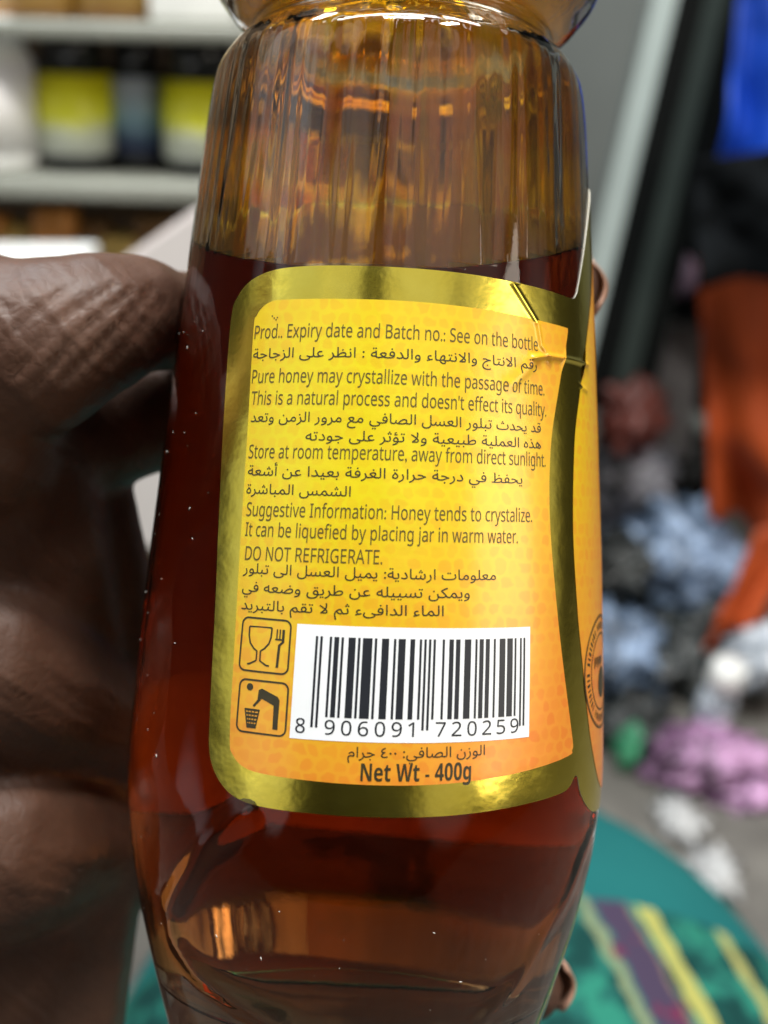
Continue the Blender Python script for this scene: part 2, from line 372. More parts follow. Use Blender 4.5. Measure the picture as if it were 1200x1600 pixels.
bm_obj('bottle_body', lathe_bm(bmesh.new(), [(.018, 0), (.021, .006), (.020, .03), (.017, .042), (.013, .047)], 32), m_pw, t)
bm_obj('cap', lathe_bm(bmesh.new(), [(.016, .047), (.019, .055), (.019, .072), (.015, .078)], 32), m_white, t)
m_gbox2 = simple('crumpled_paper', (.50, .50, .50), .6, .3, 30)
for k, (px, py, lb) in enumerate([(1060, 1275, 'white scrap of paper on the floor by the curve of the teal cloth'), (1120, 1360, 'white scrap of paper further down along the teal cloth edge')]):
    o = blob('paper_scrap', pz(px, py, .012), .018, .030, .006, m_gbox2, 40+k, .9, 3, 4); tag(o, lb, 'paper', 'white scraps on the floor')

# ================================================================== TEAL LAP CLOTH
m = NT('teal_patterned_cloth'); v = m.obj(); sx = m.n('ShaderNodeSeparateXYZ'); m.l(v, sx.inputs[0])
ca, sa = math.cos(math.radians(12)), math.sin(math.radians(12))
xr = m.math('ADD', m.math('MULTIPLY', sx.outputs['X'], ca), m.math('MULTIPLY', sx.outputs['Y'], sa))   # across the stripes
nzf = m.noise(v, 90, 2); mot = m.noise(v, 55, 3, .6)
xj = m.math('ADD', xr, m.math('MULTIPLY', m.math('SUBTRACT', nzf, .5), .006))
X0 = .0
teal = m.ramp(m.noise(v, 9, 3), [(.3, (.006, .082, .086)), (.7, (.011, .108, .108))])
mott = m.ramp(mot, [(.42, (.004, .035, .032)), (.5, (.010, .08, .068)), (.58, (.018, .15, .105))])
stripes = m.n('ShaderNodeValToRGB'); stripes.color_ramp.interpolation = 'CONSTANT'
e = stripes.color_ramp.elements
G = (0, 0, 0, 0)
ST = [(0, G), (.1375, (.15, .18, .10, 1)), (.150, (.02, .10, .10, 1)), (.1525, (.045, .032, .06, 1)), (.190, (.15, .10, .08, 1)), (.195, G), (.2025, (.30, .29, .08, 1)), (.220, G), (.2825, (.28, .27, .09, 1)), (.2975, G), (.36, (.3, .1, .14, 1)), (.375, G)]
while len(e) < len(ST): e.new(.5)
for k, (p, c) in enumerate(ST): e[k].position = p; e[k].color = c
STRIPE_OFF, STRIPE_W = 0.0, .40
fr = m.math('FRACT', m.math('DIVIDE', m.math('SUBTRACT', xj, STRIPE_OFF), STRIPE_W)); m.l(fr, stripes.inputs['Fac'])
pat = m.mix(stripes.outputs['Alpha'], mott, stripes.outputs['Color'])
purp = m.math('MULTIPLY', m.math('GREATER_THAN', m.noise(v, 45, 2), .60), m.math('MULTIPLY', m.math('GREATER_THAN', fr, .1525), m.math('LESS_THAN', fr, .19)))
pat = m.mix(purp, pat, (.10, .02, .05))
band = m.math('LESS_THAN', m.math('ADD', sx.outputs['Y'], m.math('MULTIPLY', nzf, .006)), .066)
b = m.bsdf(m.mix(band, teal, pat), .85, 0, .12)
m.l(m.bump(m.noise(v, 700, 2), .0006), b.inputs['Normal'])
bm = bmesh.new(); NU, NV = 96, 40
rows = []
LAPX, LAPY, LAPZ = .19, .28, .382
for j in range(NV+1):
    ph = j/NV*PI/2
    row = []
    for i in range(NU):
        th = 2*PI*i/NU
        def sp(x, p): return math.copysign(abs(x)**p, x)
        cx_, cy_ = sp(math.cos(th), .95), sp(math.sin(th), .95)
        rr = sp(math.cos(ph), .5); zz = sp(math.sin(ph), .6)
        p = Vector((cx_*rr*LAPX, cy_*rr*LAPY, zz*LAPZ))
        p += Vector((0, 0, 1))*(.010*noise.noise(p*9)+.004*noise.noise(p*24))*(ph/1.57)
        row.append(p)
    rows.append(row)
vr = [[bm.verts.new(p) for p in r] for r in rows[:-1]]; top = bm.verts.new(rows[-1][0])
for a_, b_ in zip(vr, vr[1:]):
    for i in range(NU): bm.faces.new((a_[i], a_[(i+1) % NU], b_[(i+1) % NU], b_[i]))
for i in range(NU): bm.faces.new((vr[-1][i], vr[-1][(i+1) % NU], top))
o = bm_obj('teal_cloth', bm, m.m); o.location = (.035, .34, 0.001)
tag(o, 'teal cloth over a rounded lap with a striped purple, green and yellow band', 'cloth')

# ================================================================== HONEY BOTTLE
ZB = 74.0
BM = RIG @ Matrix.Translation((-.00085, .165, 0)) @ Matrix.Rotation(math.radians(2.9), 4, 'Y') @ Matrix.Translation((0, 0, -ZB*MM))
bottle = thing('honey_bottle', 'clear plastic honey bottle with yellow and gold back label, held upright in the hand', 'bottle', BM)
PROF = [(-73, 20), (-72.6, 22.5), (-70.8, 24.4), (-67.2, 25.5), (-59.6, 27.7), (-51, 29.9), (-42.5, 31.4), (-34, 31.9), (-25.5, 31.6), (-8.5, 30.6), (8.5, 29.3), (38.3, 26.9), (45.4, 26.3), (52.2, 25.7), (57.4, 24.9), (60.6, 23.1), (62.6, 21.0), (64.2, 20.5), (65.6, 21.6), (68, 24.1), (72, 26.6), (78, 27.6), (84, 26.2), (90, 21), (95, 14), (98, 12.2), (110, 12)]
def hermite(z):                              # smooth profile radius
    P = PROF
    if z <= P[0][0]: return P[0][1]
    if z >= P[-1][0]: return P[-1][1]
    for i in range(len(P)-1):
        if P[i][0] <= z <= P[i+1][0]: break
    def slope(k):
        if k == 0 or k == len(P)-1: return 0
        d0 = (P[k][1]-P[k-1][1])/(P[k][0]-P[k-1][0]); d1 = (P[k+1][1]-P[k][1])/(P[k+1][0]-P[k][0])
        return 0 if d0*d1 <= 0 else 2*d0*d1/(d0+d1)
    h = P[i+1][0]-P[i][0]; t = (z-P[i][0])/h; a = slope(i)*h; b = slope(i+1)*h
    return P[i][1]*(2*t**3-3*t*t+1)+a*(t**3-2*t*t+t)+P[i+1][1]*(-2*t**3+3*t*t)+b*(t**3-t*t)
SEG = 320
zs = []
z = -72.6
while z < 110:
    zs.append(z); z += .35 if (z < -60 or 54 < z < 72) else .9
zs.append(110)
def ripple(a, z):                            # blow-moulded wall: soft vertical ribs, strongest under the shoulder
    k = max(0, min(1, (z-20)/18))*max(0, min(1, (62-z)/6))
    v = noise.noise(Vector((math.sin(a)*5.2, math.cos(a)*5.2, z*.012)))*.55 + noise.noise(Vector((math.sin(a)*13, math.cos(a)*13, z*.02+4)))*.30
    v += .16*noise.noise(Vector((math.sin(a)*32, math.cos(a)*32, z*.03+9)))
    return v*(.05+.95*k)
def wall_t(z):
    return .9 + 5.6*max(0, min(1, (-43-z)/19))**1.6 + .7*max(0, min(1, 1-abs(z-62.5)/4))
def base_z(r, inner):                        # push-up in the bottle base
    q = max(0, 1-(r/19.0)**2)
    return (-72.6 + 7.5*q) if not inner else (-62.3 + 5.2*q)
def shell(inner, off=0., rip=True):
    rings = []
    r0 = 20.0
    n = 26
    for k in range(n):                       # base disc, centre to rim
        r = r0*(k+.0)/n
        rings.append([(r, base_z(r, inner)-off if inner else base_z(r, inner))]*SEG if False else ('b', r))
    return rings
def build_shell(inner, extra=0.0, top_z=110, use_ripple=False):
    """list of rings (each a list of Vector mm), base centre first"""
    rings = []
    for k in range(1, 27):
        r = 20.5*k/26
        zz = base_z(r, inner) - (extra if inner else 0)
        rings.append([Vector((r*math.sin(2*PI*i/SEG), -r*math.cos(2*PI*i/SEG), zz+ZB)) for i in range(SEG)])
    for z in zs:
        if z > top_z: break
        if inner and z < -61.8: continue
        if not inner and z < -72.5: continue
        R = hermite(z)
        if inner: R -= wall_t(z)
        if inner and z < -56: R = min(R, 20.7 + (z+61.8)*.8)
        ring = []
        for i in range(SEG):
            a = 2*PI*i/SEG
            r = R + extra + (ripple(a, z) if (inner and use_ripple) else 0) + (heel_streak_ridge(a, z) if (not inner and -63 < z < -33) else 0)
            ring.append(Vector((r*math.sin(a), -r*math.cos(a), z+ZB)))
        rings.append(ring)
    return rings
PATHS = [[(-12.6, -34.5), (-17.2, -38.6), (-20.8, -43.8), (-25.2, -49.4), (-25.0, -53.0), (-21.1, -56.0), (-15.0, -57.8), (-9.0, -59.4)],
         [(36.5, -38.0), (31.8, -42.6), (29.8, -46.2), (25.8, -50.1), (22.8, -55.2), (17.5, -59.5)]]  # lines of the added ridge that stands in for light streaks in the heel
def heel_streak_ridge(a, z):
    """ridge added in the heel to imitate pale refracted streaks"""
    u = 30*((a+PI) % (2*PI) - PI); h = 0
    for p_ in PATHS:
        d = min(math.hypot(u-q[0], z-q[1]) for q in p_)
        if d > 9: continue
        d = min(segd((u, z), q, t_) for q, t_ in zip(p_, p_[1:])); h += (.46 if u < 0 else .26)*math.exp(-(d/1.5)**2)
    return h
def segd(p, a, b):
    ab = (b[0]-a[0], b[1]-a[1]); t_ = max(0, min(1, ((p[0]-a[0])*ab[0]+(p[1]-a[1])*ab[1])/(ab[0]**2+ab[1]**2)))
    return math.hypot(p[0]-a[0]-ab[0]*t_, p[1]-a[1]-ab[1]*t_)
def add_rings(bm, rings, flip=False, centre=None):
    vr = [[bm.verts.new(p*MM) for p in r] for r in rings]
    for a, b in zip(vr, vr[1:]):
        for i in range(SEG):
            q = (a[i], a[(i+1) % SEG], b[(i+1) % SEG], b[i])
            bm.faces.new(tuple(reversed(q)) if flip else q)
    if centre is not None:
        c = bm.verts.new(centre*MM)
        for i in range(SEG):
            q = (vr[0][(i+1) % SEG], vr[0][i], c)
            bm.faces.new(tuple(reversed(q)) if flip else q)
    return vr
# clear wall
m = NT('clear_bottle_plastic')
g = m.n('ShaderNodeBsdfGlass'); g.inputs['IOR'].default_value = 1.50; g.inputs['Roughness'].default_value = 0.0
g.inputs['Color'].default_value = (.985, .985, .975, 1)
v = m.obj((1, 1, .22)); hgt = m.math('ADD', m.noise(v, 150, 3), m.math('MULTIPLY', m.noise(m.obj(), 900, 2), .05))
m.l(m.bump(hgt, .0007, .12), g.inputs['Normal'])
m.l(g.outputs[0], m.out.inputs['Surface']); m_clear = m.m
bm = bmesh.new()
o1 = add_rings(bm, build_shell(False), False, Vector((0, 0, base_z(0, False)+ZB)))
i1 = add_rings(bm, build_shell(True, 0, 110, True), True, Vector((0, 0, base_z(0, True)+ZB)))
for i in range(SEG): bm.faces.new((o1[-1][i], o1[-1][(i+1) % SEG], i1[-1][(i+1) % SEG], i1[-1][i]))
m = NT('honey_wet_inner_wall'); g = m.n('ShaderNodeBsdfRefraction'); g.inputs['IOR'].default_value = 1.50; g.inputs['Roughness'].default_value = 0
m.l(g.outputs[0], m.out.inputs['Surface']); m_wet = m.m
LVP = BM.inverted() @ (RIG @ Vector((-.00085, .138, .0278))); LVN = (BM.inverted().to_3x3() @ Vector((0, 0, 1))).normalized()
inner_v = {v_ for r in i1 for v_ in r}
for f_ in bm.faces:
    if all(v_ in inner_v for v_ in f_.verts) and (f_.calc_center_median()-LVP).dot(LVN) < 0: f_.material_index = 1
m = NT('scuffed_base_plastic'); g = m.n('ShaderNodeBsdfGlass'); g.inputs['IOR'].default_value = 1.5
sc = m.noise(m.obj(), 700, 4, .7); rr_ = m.n('ShaderNodeMapRange'); rr_.inputs['From Min'].default_value = .5; rr_.inputs['From Max'].default_value = .75; rr_.inputs['To Max'].default_value = .6; m.l(sc, rr_.inputs['Value']); m.l(rr_.outputs[0], g.inputs['Roughness'])
m.l(m.bump(m.noise(m.obj(), 1400, 2), .0004, .5), g.inputs['Normal']); m.l(g.outputs[0], m.out.inputs['Surface']); m_scuff = m.m
for f_ in bm.faces:
    c_ = f_.calc_center_median()
    if c_.z < (ZB-71.5)*MM and f_.material_index == 0: f_.material_index = 2
wall_o = bm_obj('bottle_wall', bm, m_clear, bottle); wall_o.data.materials.append(m_wet); wall_o.data.materials.append(m_scuff)
# honey body, level with the world
m = NT('amber_honey')
g = m.n('ShaderNodeBsdfRefraction'); g.inputs['IOR'].default_value = 1.48; g.inputs['Roughness'].default_value = 0.0
va = m.n('ShaderNodeVolumeAbsorption'); va.inputs['Color'].default_value = (.98, .62, .10, 1); va.inputs['Density'].default_value = 62
m.l(g.outputs[0], m.out.inputs['Surface']); m.l(va.outputs[0], m.out.inputs['Volume']); m_honey = m.m
m = NT('honey_top_surface'); g = m.n('ShaderNodeBsdfGlass'); g.inputs['IOR'].default_value = 1.48; g.inputs['Roughness'].default_value = 0.0
va = m.n('ShaderNodeVolumeAbsorption'); va.inputs['Color'].default_value = (.98, .62, .10, 1); va.inputs['Density'].default_value = 62
m.l(g.outputs[0], m.out.inputs['Surface']); m.l(va.outputs[0], m.out.inputs['Volume']); m_htop = m.m
bm = bmesh.new()
hr = build_shell(True, .22, 62, True)
vr = add_rings(bm, hr, False, Vector((0, 0, base_z(0, True)-.22+ZB)))
bm.faces.new(vr[-1])
inv = BM.inverted()
lp = inv @ (RIG @ Vector((-.00085, .138, .0278))); ln = (inv.to_3x3() @ Vector((0, 0, 1))).normalized()
r_ = bmesh.ops.bisect_plane(bm, geom=list(bm.verts)+list(bm.edges)+list(bm.faces), plane_co=lp, plane_no=ln, clear_outer=True)
be = [e_ for e_ in bm.edges if len(e_.link_faces) == 1]
bmesh.ops.contextual_create(bm, geom=be)
for f_ in bm.faces:
    f_.smooth = len(f_.verts) < 8
    if not f_.smooth: f_.material_index = 1
bmesh.ops.recalc_face_normals(bm, faces=bm.faces)
me = bpy.data.meshes.new('honey'); bm.to_mesh(me); bm.free(); me.materials.append(m_honey); me.materials.append(m_htop)
hon = link(bpy.data.objects.new('honey', me), bottle)
# honey left clinging to the inside above the level
m = NT('honey_film')
uv = m.n('ShaderNodeUVMap'); mp = m.n('ShaderNodeMapping'); m.l(uv.outputs[0], mp.inputs['Vector'])
su = m.n('ShaderNodeSeparateXYZ'); m.l(uv.outputs[0], su.inputs[0])
mp.inputs['Scale'].default_value = (1, .035, 1)
n1 = m.noise(mp.outputs[0], .16, 3, .55); n2 = m.noise(mp.outputs[0], .9, 3, .5)
blobn = m.noise(uv.outputs[0], .055, 2)
ballf = m.n('ShaderNodeMapRange'); ballf.inputs['From Min'].default_value = 61; ballf.inputs['From Max'].default_value = 65; m.l(su.outputs['Y'], ballf.inputs['Value'])
lowf = m.n('ShaderNodeMapRange'); lowf.inputs['From Min'].default_value = 49; lowf.inputs['From Max'].default_value = 43; m.l(su.outputs['Y'], lowf.inputs['Value'])
th = m.math('ADD', m.math('MULTIPLY', n1, .9), m.math('MULTIPLY', m.math('SUBTRACT', n2, .5), .35))
th = m.math('ADD', th, m.math('MULTIPLY', m.math('SUBTRACT', blobn, .5), .9))
th = m.math('ADD', th, m.math('MULTIPLY', ballf.outputs[0], .9))
th = m.math('ADD', th, m.math('MULTIPLY', lowf.outputs[0], .5))
rgt = m.n('ShaderNodeMapRange'); rgt.interpolation_type = 'SMOOTHSTEP'; rgt.inputs['From Min'].default_value = 8; rgt.inputs['From Max'].default_value = 46; m.l(su.outputs['X'], rgt.inputs['Value'])
th = m.math('ADD', th, m.math('MULTIPLY', rgt.outputs[0], .48))
tcol = m.ramp(th, [(.25, (.95, .90, .78)), (.40, (.92, .64, .27)), (.62, (.90, .48, .06)), (.82, (.90, .47, .03)), (1., (.95, .66, .06))])
tr = m.n('ShaderNodeBsdfTransparent'); m.l(tcol, tr.inputs['Color'])
gl = m.n('ShaderNodeBsdfGlossy'); gl.inputs['Roughness'].default_value = .08
fn = m.n('ShaderNodeFresnel'); fn.inputs['IOR'].default_value = 1.14
bmp = m.bump(m.math('ADD', n2, n1), .0009, .6); m.l(bmp, gl.inputs['Normal']); m.l(bmp, fn.inputs['Normal'])
cl = m.n('ShaderNodeBsdfTranslucent'); cl.inputs['Color'].default_value = (.90, .42, .03, 1)
cd_ = m.n('ShaderNodeBsdfDiffuse'); cd_.inputs['Color'].default_value = (.85, .42, .04, 1)
cm = m.n('ShaderNodeMixShader'); m.l(cl.outputs[0], cm.inputs[1]); m.l(cd_.outputs[0], cm.inputs[2])
cf = m.n('ShaderNodeMapRange'); cf.inputs['From Min'].default_value = .45; cf.inputs['From Max'].default_value = 1.3; cf.inputs['To Max'].default_value = .20; m.l(th, cf.inputs['Value'])
tm = m.n('ShaderNodeMixShader'); m.l(cf.outputs[0], tm.inputs[0]); m.l(tr.outputs[0], tm.inputs[1]); m.l(cm.outputs[0], tm.inputs[2])
mx = m.n('ShaderNodeMixShader'); m.l(fn.outputs[0], mx.inputs[0]); m.l(tm.outputs[0], mx.inputs[1]); m.l(gl.outputs[0], mx.inputs[2])
m.l(mx.outputs[0], m.out.inputs['Surface']); m_film = m.m
vs, fs, uvs = [], [], []
fz = [z for z in zs if 24 < z < 92]
NS = 240
for z in fz:
    for i in range(NS):
        a = 2*PI*i/NS - PI
        r = hermite(z)-wall_t(z)-.55
        p = Vector((r*math.sin(a), -r*math.cos(a), z+ZB)); vs.append(p*MM); uvs.append((a*27, z))
below = [((v_ - lp).dot(ln) < -.0003) for v_ in vs]
for j in range(len(fz)-1):
    for i in range(NS):
        q = (j*NS+i, j*NS+(i+1) % NS, (j+1)*NS+(i+1) % NS, (j+1)*NS+i)
        if not any(below[k] for k in q): fs.append(q)
used = sorted({k for q in fs for k in q}); ix = {k: n_ for n_, k in enumerate(used)}
film = mesh_obj('honey_film', [vs[k] for k in used], [tuple(ix[k] for k in q) for q in fs], m_film, bottle, uvs=[uvs[k] for k in used])

# fine dust and lint sitting on the plastic
bm = bmesh.new(); rd = random.Random(3)
for k in range(46):
    a = math.radians(rd.choice([rd.uniform(-75, -42), rd.uniform(-75, -42), rd.uniform(-40, 60)])); zz = rd.uniform(-56, 24) if a < -.7 else rd.uniform(-62, -40)
    r = hermite(zz)+.06; c = Vector((r*math.sin(a), -r*math.cos(a), zz+ZB))*MM
    q = bmesh.ops.create_icosphere(bm, subdivisions=1, radius=rd.uniform(.03, .085)*MM)
    L = rd.choice([1, 1, 1.6, 3.5]); ang = rd.uniform(0, PI)
    bmesh.ops.transform(bm, matrix=Matrix.Translation(c) @ Matrix.Rotation(a, 4, 'Z') @ Matrix.Rotation(ang, 4, 'Y') @ Matrix.Diagonal((L, .6, 1, 1)), verts=q['verts'])
dust = bm_obj('dust', bm, simple('pale_dust', (.55, .54, .50), .8, .1, 100), bottle); dust['kind'] = 'stuff'

# ------------------------------------------------------------------ label geometry: (u, z) in mm, u = 30 x angle
CRE = [([(16.2, 27.9), (18.7, 25.3), (20.6, 23.4), (21.2, 20.9), (22.9, 19.4)], .26, .32),
       ([(19.6, 19.2), (22.5, 19.75), (28.0, 19.95), (33.5, 20.0)], .34, .30),
       ([(16, 15.5), (18.6, 17.6), (20.2, 19.2)], .20, .8), ([(30.5, 17.0), (33.0, 16.6)], .18, .3)]
def segd(p, a, b):
    ab = (b[0]-a[0], b[1]-a[1]); t_ = max(0, min(1, ((p[0]-a[0])*ab[0]+(p[1]-a[1])*ab[1])/(ab[0]**2+ab[1]**2)))
    return math.hypot(p[0]-a[0]-ab[0]*t_, p[1]-a[1]-ab[1]*t_)
def crease(u, z):
    h = .03*noise.noise(Vector((u*.16, z*.16, 3)))
    if u > 14 and z > 13:
        for pts, amp, wd in CRE:
            d = min(segd((u, z), a, b) for a, b in zip(pts, pts[1:]))
            h += amp*math.exp(-(d/wd)**2)
    return h
def onb(u, z, off):
    a = u/30.; r = hermite(z)+off+crease(u, z)
    return Vector((r*math.sin(a), -r*math.cos(a), z+ZB))*MM
def bez(pts, n=6):                            # closed Catmull-Rom through points
    out = []; N = len(pts)
    for i in range(N):
        p0, p1, p2, p3 = (Vector(pts[(i+k-1) % N]) for k in range(4))
        for k in range(n):
            t_ = k/n
            out.append(.5*((2*p1)+(p2-p0)*t_+(2*p0-5*p1+4*p2-p3)*t_*t_+(3*p1-p0-3*p2+p3)*t_**3))
    return out
def sheet(name, outline, off, mat, parent, step=1.0, thick=0., smooth_n=5):
    pts = bez(outline, smooth_n) if smooth_n else [Vector(p) for p in outline]
    n = len(pts); edges = [(i, (i+1) % n) for i in range(n)]
    us = [p.x for p in pts]; zz = [p.y for p in pts]
    ins = []
    u = min(us)
    while u < max(us):
        z = min(zz)
        while z < max(zz):
            ins.append(Vector((u, z))); z += step
        u += step
    for cp, amp, wd in CRE:                   # finer points along creases
        for a, b in zip(cp, cp[1:]):
            L = math.hypot(b[0]-a[0], b[1]-a[1])
            if not (min(us) < a[0] < max(us)): continue
            for k in range(int(L/.22)):
                c = Vector(a).lerp(Vector(b), k*.22/L)
                for d in range(-5, 6):
                    nx_, ny_ = -(b[1]-a[1])/L, (b[0]-a[0])/L
                    ins.append(c + Vector((nx_, ny_))*d*.17)
    segs = [(pts[i], pts[(i+1) % n]) for i in range(n)]
    ins = [p for p in ins if min(segd(p, a, b) for a, b in segs if abs(a.x-p.x)+abs(a.y-p.y) < 14 or True) > .28]
    r = delaunay_2d_cdt(pts+ins, edges, [list(range(n))], 1, 1e-5)
    P, _, F = r[0], r[1], r[2]
    verts = [onb(p.x, p.y, off) for p in P]
    faces = [tuple(f_) for f_ in F]; uvl = [(p.x, p.y) for p in P]; nf = len(faces)
    if thick:
        n0 = len(verts); verts += [onb(p.x, p.y, off-thick) for p in P]; uvl = uvl*2
        cnt = {}
        for f_ in F:
            for a, b in zip(f_, f_[1:]+f_[:1]): cnt[(a, b)] = 1
        faces += [tuple(q+n0 for q in reversed(f_)) for f_ in F]
        rim = [(a, b) for (a, b) in cnt if (b, a) not in cnt]
        base = len(verts); rv = sorted({q for e_ in rim for q in e_}); ri = {q: base+k for k, q in enumerate(rv)}; m_ = len(rv)
        verts += [verts[q] for q in rv] + [verts[q+n0] for q in rv]; uvl = uvl + [uvl[q] for q in rv]*2
        faces += [(ri[b], ri[a], ri[a]+m_, ri[b]+m_) for a, b in rim]
    o = mesh_obj(name, verts, faces, mat, parent, uvs=uvl)
    if thick:
        o.data.materials.append(m_stick); o.data.materials.append(m_edge)
        for k, p in enumerate(o.data.polygons): p.material_index = 0 if k < nf else (1 if k < 2*nf else 2)
        for p in list(o.data.polygons)[2*nf:]: p.use_smooth = False
    return o
m_stick = simple('sticker_underside', (.74, .68, .56), .7, .05, 300)
m_edge = simple('sticker_edge', (.62, .60, .52), .6, .05, 300)
m = NT('gold_foil')
uv = m.n('ShaderNodeUVMap'); n1 = m.noise(uv.outputs[0], .22, 3, .5); n2 = m.noise(uv.outputs[0], 6, 3)
b = m.bsdf(m.mix(n1, (.80, .62, .06), (.92, .78, .14)), m.math('ADD', .10, m.math('MULTIPLY', n2, .18)), 1.0)
m.l(m.bump(m.math('ADD', n1, m.math('MULTIPLY', n2, .015)), .00012, .7), b.inputs['Normal']); m_foil = m.m
def panel_mat(name, uc, zc):
    m = NT(name); uv = m.n('ShaderNodeUVMap'); s = m.n('ShaderNodeSeparateXYZ'); m.l(uv.outputs[0], s.inputs[0])
    U, Z = s.outputs['X'], s.outputs['Y']
    # soft radial change from yellow to orange, as printed
    du = m.math('DIVIDE', m.math('SUBTRACT', U, uc), 42); dz = m.math('DIVIDE', m.math('SUBTRACT', Z, zc), 42)
    d = m.math('SQRT', m.math('ADD', m.math('MULTIPLY', du, du), m.math('MULTIPLY', dz, dz)))
    d = m.math('ADD', d, m.math('MULTIPLY', m.math('SUBTRACT', m.noise(uv.outputs[0], .05, 2), .5), .3))
    base = m.ramp(d, [(.20, (.74, .60, .008)), (.60, (.76, .46, .014)), (1.0, (.78, .28, .028))])
    cell = m.ramp(d, [(.1, (.73, .50, .008)), (.55, (.76, .34, .018)), (1.0, (.74, .18, .022))])
    # rows of rounded cells, every second row shifted by half
    cw, ch = 1.75, 1.62
    jit = m.n('ShaderNodeTexNoise'); jit.inputs['Scale'].default_value = .55; m.l(uv.outputs[0], jit.inputs['Vector'])
    js = m.n('ShaderNodeSeparateColor'); m.l(jit.outputs['Color'], js.inputs[0])
    Uj = m.math('ADD', U, m.math('MULTIPLY', m.math('SUBTRACT', js.outputs[0], .5), 1.7))
    Zj = m.math('ADD', Z, m.math('MULTIPLY', m.math('SUBTRACT', js.outputs[1], .5), 1.7))
    row = m.math('FLOOR', m.math('DIVIDE', Zj, ch))
    sh = m.math('MULTIPLY', m.math('MODULO', m.math('ABSOLUTE', row), 2), .5)
    fu = m.math('SUBTRACT', m.math('FRACT', m.math('ADD', m.math('DIVIDE', Uj, cw), sh)), .5)
    fz_ = m.math('SUBTRACT', m.math('FRACT', m.math('DIVIDE', Zj, ch)), .5)
    rr = m.math('ADD', m.math('POWER', m.math('ABSOLUTE', m.math('MULTIPLY', fu, 2.25)), 2.6), m.math('POWER', m.math('ABSOLUTE', m.math('MULTIPLY', fz_, 2.15)), 2.6))
    msk = m.n('ShaderNodeMapRange'); msk.inputs['From Min'].default_value = .95; msk.inputs['From Max'].default_value = .35; m.l(rr, msk.inputs['Value'])
    wn = m.n('ShaderNodeTexWhiteNoise', noise_dimensions='2D'); cb = m.n('ShaderNodeCombineXYZ')
    m.l(m.math('FLOOR', m.math('ADD', m.math('DIVIDE', Uj, cw), sh)), cb.inputs[0]); m.l(row, cb.inputs[1]); m.l(cb.outputs[0], wn.inputs['Vector'])
    k = m.math('MULTIPLY', msk.outputs[0], m.math('ADD', .14, m.math('MULTIPLY', wn.outputs['Value'], .50)))
    col = m.mix(k, base, cell)
    lines = m.n('ShaderNodeTexWave'); lines.bands_direction = 'Y'; lines.inputs['Scale'].default_value = 1.6; m.l(uv.outputs[0], lines.inputs['Vector'])
    b = m.bsdf(col, .34, .12, .5, Coat_Weight=.35, Coat_Roughness=.18)
    hh = m.math('ADD', m.noise(uv.outputs[0], .35, 3), m.math('MULTIPLY', m.noise(uv.outputs[0], 9, 2), .02))
    m.l(m.bump(hh, .00009, .6), b.inputs['Normal']); return m.m
m_panel = panel_mat('yellow_honeycomb_print', -5, 9); m_front = panel_mat('orange_honeycomb_print', 8, 14)
m_ink = simple('dark_ink', (.035, .028, .010), .45, .2, 900)
m_ink2 = simple('brown_ink', (.10, .072, .012), .45, .2, 900)
m_blackink = simple('black_ink', (.012, .014, .020), .45, .1, 900)
m_patch = simple('white_print', (.80, .82, .84), .38, .02, 200)
FO = [(-21.45, 22.1), (-20.84, 11.25), (-19.8, -.9), (-18.9, -12.1), (-18.3, -23.2), (-18.0, -28.0), (-17.1, -30.5), (-15.4, -32.4), (-13.3, -33.4), (-10, -33.8), (-4.3, -33.85), (2.4, -33.8), (9.3, -33.6), (17.2, -33.1), (24.6, -32.5), (26.6, -32.0), (27.5, -31.2), (28.1, -30.8), (28.7, -31.4), (29.5, -33.2), (31.8, -35.3), (34.9, -36.6), (40, -37.2),
      (50, -38.6), (64, -43), (80, -46), (96, -46), (112, -43), (122, -38), (127, -31), (126, -18), (125, 0), (126, 20), (128, 36), (126, 42), (120, 44.5), (100, 46), (80, 46), (62, 46), (48, 45.6), (43, 44.6), (39, 41.6), (35.67, 37.7), (32.74, 32.97), (31.2, 30.2), (30.2, 28.5), (29.0, 27.75), (26.6, 27.65),
      (22.2, 27.75), (16.5, 27.85), (10.9, 28.0), (3.4, 28.05), (-3.8, 28.05), (-10.4, 28.0), (-15.0, 27.7), (-18.5, 26.7), (-20.6, 24.9)]
label = sheet('back_label', FO, .16, m_foil, bottle, 1.0, .12, 4)
label['label'] = 'gold foil sticker with printed yellow back panel and barcode'
PO = [(-17.3, 20.8), (-17.0, 22.3), (-16.2, 23.3), (-14.9, 23.95), (-12.7, 24.1), (-4.3, 24.15), (2.7, 24.2), (10.9, 24.1), (18.7, 23.85), (26.6, 23.75), (27.15, 23.6), (27.0, 22.6), (24.96, 16.6), (23.2, 10.3), (22.6, 4.1), (22.7, -1.25), (23.6, -8.85), (24.9, -16.5), (26.5, -23.5), (27.3, -26.8), (27.1, -27.6), (26.2, -28.2), (17.1, -29.3), (9.2, -30.0), (2.2, -30.25), (-4.5, -30.25), (-10.2, -30.1), (-13.0, -29.7), (-14.6, -28.5), (-15.2, -26.5), (-15.55, -17), (-15.9, -8.2), (-16.72, 10.5)]
panel = sheet('label_panel', PO, .20, m_panel, label, .8, 0, 4)
RO = [(43, 38.5), (41.0, 36.2), (38.5, 31.4), (34.0, 24.2), (30.2, 15.6), (28.3, 9.1), (27.6, -1.1), (28.4, -10.5), (29.6, -16.9), (31.1, -23.3), (33.0, -28.3), (35.7, -32.3), (40, -34.6), (50, -36), (64, -40), (80, -43), (96, -43), (112, -39), (119, -26), (121, 0), (120, 30), (112, 41), (90, 42.5), (62, 42.5), (48, 41.8)]
front = sheet('label_panel', RO, .20, m_front, label, 1.0, 0, 4)
front['label'] = 'orange front panel of the sticker curving out of sight'

